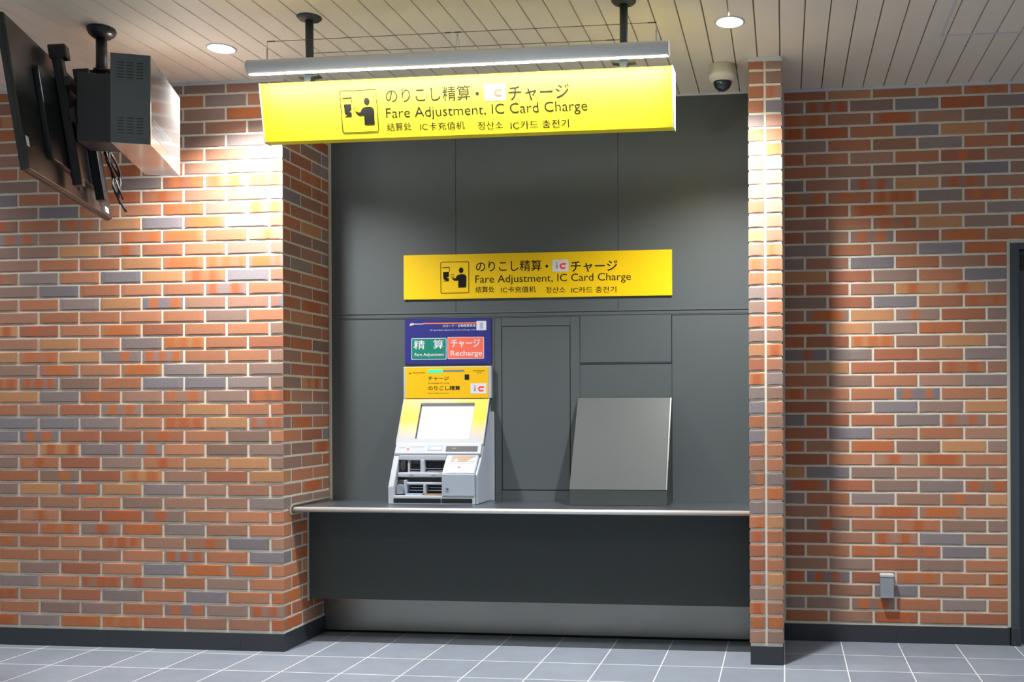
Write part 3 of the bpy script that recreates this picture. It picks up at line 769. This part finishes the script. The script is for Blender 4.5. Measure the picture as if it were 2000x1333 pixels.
def spot(x, y, watts, half=64, blend=.8, col=(1, .97, .94), r=.045):
    l = bpy.data.lights.new('downlight_beam', 'SPOT'); l.energy = watts; l.color = col
    l.spot_size = math.radians(2 * half); l.spot_blend = blend; l.shadow_soft_size = r
    o = bpy.data.objects.new('downlight_beam', l); COL.objects.link(o); o.location = (x, y, H - .012)
    return o
W_NEAR, W_SIDE, W_MID, W_BOUNCE = 215, 90, 24, 470
for x, y in DL: spot(x - .034, y + .034, W_NEAR)
for x, y in UNSEEN_DL: spot(x, y, W_SIDE if y > -2 else W_MID if y > -4 else W_BOUNCE, 65 if -4 < y and x < 4 else 50)  # farthest row strong and narrow, so the hall floor bounces light to the ceiling

ll = bpy.data.lights.new('sign_lamp_strip', 'AREA'); ll.shape = 'RECTANGLE'; ll.size = 1.78; ll.size_y = .012
ll.energy = 5; ll.color = (1, .99, .95); ll.spread = math.radians(95)
lo = bpy.data.objects.new('sign_lamp_strip', ll); COL.objects.link(lo)
lo.location = (1.043, YB + .012, ZBAR - R_ - .004)
dv = Vector((0, .11, -.13)).normalized()
lo.rotation_euler = dv.to_track_quat('-Z', 'Y').to_euler()
# the long side lies along the sign
xax = Vector((1, 0, 0)); zax = -dv; yax = zax.cross(xax)
lo.rotation_euler = Matrix((xax, yax, zax)).transposed().to_euler()

# ------------------------------------------------------------------ ceiling hatch outline on the right
hc = thing('ceiling_hatch', (3.4, -.95, H), 'pale rectangular access hatch frame in the plank ceiling above the door', 'hatch')
bm = B(); fz = Frame((0, 0, H), (1, 0, 0), (0, 1, 0), (0, 0, -1))
ring(bm, fz, [(3.12, -.697), (3.12, -1.30), (3.72, -1.30), (3.72, -.697)], [(3.132, -.709), (3.132, -1.288), (3.708, -1.288), (3.708, -.709)], -.001, .002)
obj('frame', bm, 'white_trim', hc)

# ------------------------------------------------------------------ outlet on the right wall
ot = thing('outlet_box', (2.939, -.001, .308), 'small grey weatherproof outlet box low on the brick wall beside the door', 'outlet')
bm = B(); box(bm, W, (2.9035, 2.9748), (-.040, .0), (.2445, .3560), .004, 2); obj('cover', bm, 'outlet', ot)
bm = B(); box(bm, W, (2.9025, 2.9758), (-.043, .0), (.3560, .3725), .004, 2); obj('hinge_cap', bm, 'outlet_top', ot)
bm = B(); box(bm, W, (2.9075, 2.9708), (-.042, -.036), (.2475, .253), .001, 1); obj('lower_lip', bm, 'outlet', ot)

# ------------------------------------------------------------------ door at the right edge
bm = B()
for q in (((XD, XD + .045), (-.004, .11), (0, ZD)), ((XD + .045, XE), (-.004, .11), (ZD - .035, ZD)), ((XD + .9, XD + .945), (-.004, .11), (0, ZD - .035))): box(bm, W, *q, .0015, 1)
dr = obj('door_1', bm, 'door', kind='structure')
bm = B(); box(bm, W, (XD + .047, XD + .899), (.03, .07), (.012, ZD - .037), .0015, 1); lf = obj('door_leaf', bm, 'door', dr)
bm = B(); box(bm, W, (XD + .062, XD + .30), (.022, .032), (1.98, 2.058), .001, 1); obj('closer_plate', bm, 'black', lf)
bm = B(); box(bm, W, (XD, XD + .047), (-.012, .0), (0, ZB), .001, 1); obj('frame_foot', bm, 'granite', dr)

# ------------------------------------------------------------------ television on its ceiling mount
ang = math.radians(21)
e = Vector((-math.sin(ang), math.cos(ang), 0))
side = Vector((-math.cos(ang), -math.sin(ang), 0))            # the way the screen faces
tl = math.radians(8.3)
upv = (side * math.sin(tl) + Vector((0, 0, 1)) * math.cos(tl)).normalized()
nb = -(e.cross(upv)) if (-(e.cross(upv))).dot(-side) > 0 else e.cross(upv)   # out of the back
TW, TH = 1.086, .625
ftv = Frame((-.543, -1.800, 2.209), e, upv, nb)
tv = thing('television', (-.757, -1.30, 2.209), 'large flat television seen from behind, tilted and hanging from the ceiling on a black pole', 'television')
bm = B(); box(bm, ftv, (0, TW), (0, TH), (-.032, -.010), .004, 2); obj('screen_frame', bm, 'black_metal', tv)
bm = B(); box(bm, ftv, (.004, TW - .004), (.004, TH - .004), (-.016, 0), .004, 2); obj('back_cover', bm, 'tv_back', tv)
bm = B(); prism(bm, ftv, rrect(.24, .86, .10, .50, .03), -.002, .022, .004); obj('back_bulge', bm, 'tv_back', tv)
bm = B(); box(bm, ftv, (.012, TW - .012), (.012, TH - .012), (-.0335, -.031)); obj('screen_glass', bm, 'cam_dome', tv)
bm = B(); box(bm, ftv, (.02, .05), (.10, .14), (-.0005, .0012)); obj('rating_label', bm, 'white', tv)
bm = B(); box(bm, ftv, (.985, 1.035), (.022, .05), (-.0005, .0012)); obj('rating_label', bm, 'white', tv)
bm = B(); box(bm, ftv, (.60, .66), (.045, .075), (-.001, .004), .002, 1); obj('port_cover', bm, 'black', tv)

mt = thing('ceiling_mount', (-.632, -1.266, H), 'black pole mount with bracket arms fixed to the ceiling behind the television', 'mount')
px, py = -.632, -1.266
bm = B(); tube(bm, [(px, py, 2.70), (px, py, H - .02)], .0225, 20); obj('pole', bm, 'black_metal', mt)
bm = B(); lathe(bm, px, py, [(0, H - .0005), (.056, H - .0005), (.060, H - .012), (.052, H - .03), (.036, H - .044), (.0, H - .046)]); obj('ceiling_flange', bm, 'black_metal', mt)
bm = B(); tube(bm, [(px, py, 2.772), (px, py, 2.786)], .034, 16); box(bm, W, (px - .05, px + .05), (py - .01, py + .01), (2.774, 2.784)); obj('pole_collar', bm, 'black_metal', mt)
fmn = Frame((px, py, 0), e, (0, 0, 1), -side)
bm = B(); box(bm, fmn, (-.09, .09), (2.44, 2.742), (-.075, .075), .004, 1); obj('mount_box', bm, 'dark', mt)
for a in (.46, .78):
    bm = B(); box(bm, ftv, (a - .022, a + .022), (.03, .60), (.023, .062), .003, 1); rl = obj('bracket_rail', bm, 'black_metal', mt)
    bm = B(); box(bm, ftv, (a - .028, a + .028), (.585, .645), (.015, .085), .004, 1); obj('rail_hook', bm, 'black_metal', rl)
bm = B(); box(bm, ftv, (.42, .82), (.30, .36), (.058, .085), .003, 1); box(bm, ftv, (.42, .82), (.46, .50), (.058, .085), .003, 1); obj('cross_bar', bm, 'black_metal', mt)
c0 = ftv.p(.54, .38, .08)
bm = B(); tube(bm, [c0, Vector((px, py, 2.60))], .03, 12); obj('tilt_arm', bm, 'black_metal', mt)

cb_ = thing('hanging_cable', tuple(ftv.p(.85, .12, .06)), 'tangle of thin black cables dangling behind the lower end of the television', 'cable')
bm = B()
for j in range(5):
    p = ftv.p(.80 + .012 * j, .34 - .02 * j, .062); pts = []
    for i in range(12):
        t = i / 11
        pts.append(p + e * (.10 * t + .02 * math.sin(11 * t + j)) + upv * (-.24 * t + .012 * math.sin(9 * t + 2 * j)) + nb * (.012 + .03 * math.sin(math.pi * t + j) ** 2 * (.5 + .2 * j)))
    tube(bm, pts, .0035 + .0006 * j, 8)
obj('cable_strands', bm, 'cable', cb_)

# grey equipment box
e2 = Vector((-math.sin(math.radians(22.4)), math.cos(math.radians(22.4)), 0)); s2 = Vector((-e2.y, e2.x, 0))
fe = Frame((-.224, -1.516, 2.369), s2, (0, 0, 1), -e2)     # near face: u to the left, v up, n toward the camera
eq = thing('equipment_box', (-.40, -1.27, 2.369), 'grey metal equipment box with vent slots hung from the ceiling beside the television', 'equipment box')
BW, BH, BLN = .152, .373, .586
bm = B(); box(bm, fe, (0, BW), (0, BH), (-BLN, -.001), .002, 1); obj('case', bm, 'grey_metal', eq)
bm = B(); box(bm, fe, (.001, BW - .001), (.001, BH - .001), (-.0015, .0012)); dp = obj('front_plate', bm, 'panel', eq)  # charcoal colour carries the shade of the near face of the box
for zc_ in (.075, .305):
    bm = B()
    for r in range(6):
        for c in range(3):
            box(bm, fe, (.028 + c * .036, .054 + c * .036), (zc_ - .034 + r * .0125, zc_ - .030 + r * .0125), (.0008, .0016))
    obj('vent_slots', bm, 'black', eq)
bm = B()
fe_s = Frame((-.224, -1.516, 2.369), e2, (0, 0, 1), -s2)
for r in range(7): box(bm, fe_s, (.04, .52), (.05 + r * .011, .0525 + r * .011), (-.0006, .0007))
obj('side_vents', bm, 'slot_grey', eq)
bm = B(); tube(bm, [fe.p(BW, .2, -.25), Vector((px, py, 2.62)) - side * .06], .02, 10); obj('hanger_arm', bm, 'black_metal', eq)

# ------------------------------------------------------------------ world, camera, view
w = bpy.data.worlds.new('hall_glow'); SC.world = w; w.use_nodes = True
w.node_tree.nodes['Background'].inputs[0].default_value = (*lin((226, 232, 246)), 1)
w.node_tree.nodes['Background'].inputs[1].default_value = .10

yaw, pitch, roll, FPX, PPX, PPY = -.1165, -.0004, -.0036, 1915.93, 308.256, 128.237
fw = Vector((math.sin(yaw) * math.cos(pitch), math.cos(yaw) * math.cos(pitch), math.sin(pitch)))
rt = Vector((math.cos(yaw), -math.sin(yaw), 0)); up = rt.cross(fw)
rt2 = rt * math.cos(roll) + up * math.sin(roll); up2 = -rt * math.sin(roll) + up * math.cos(roll)
cam = bpy.data.cameras.new('camera'); co = bpy.data.objects.new('camera', cam); COL.objects.link(co)
R = Matrix((rt2, up2, -fw)).transposed().to_4x4()
co.matrix_world = Matrix.Translation((2.4022, -5.3366, 1.268)) @ R
cam.sensor_fit = 'HORIZONTAL'; cam.sensor_width = 36; cam.lens = FPX / 2000 * 36
cam.shift_x = -PPX / 2000; cam.shift_y = PPY / 2000
cam.clip_start = .05; cam.clip_end = 100
SC.camera = co

SC.view_settings.view_transform = 'Standard'; SC.view_settings.look = 'None'
SC.view_settings.gamma = 1; SC.view_settings.use_curve_mapping = False
SC.view_settings.exposure = 0.95
SC.cycles.use_denoising = True
SC.cycles.max_bounces = 8; SC.cycles.diffuse_bounces = 5
SC.cycles.sample_clamp_indirect = 8
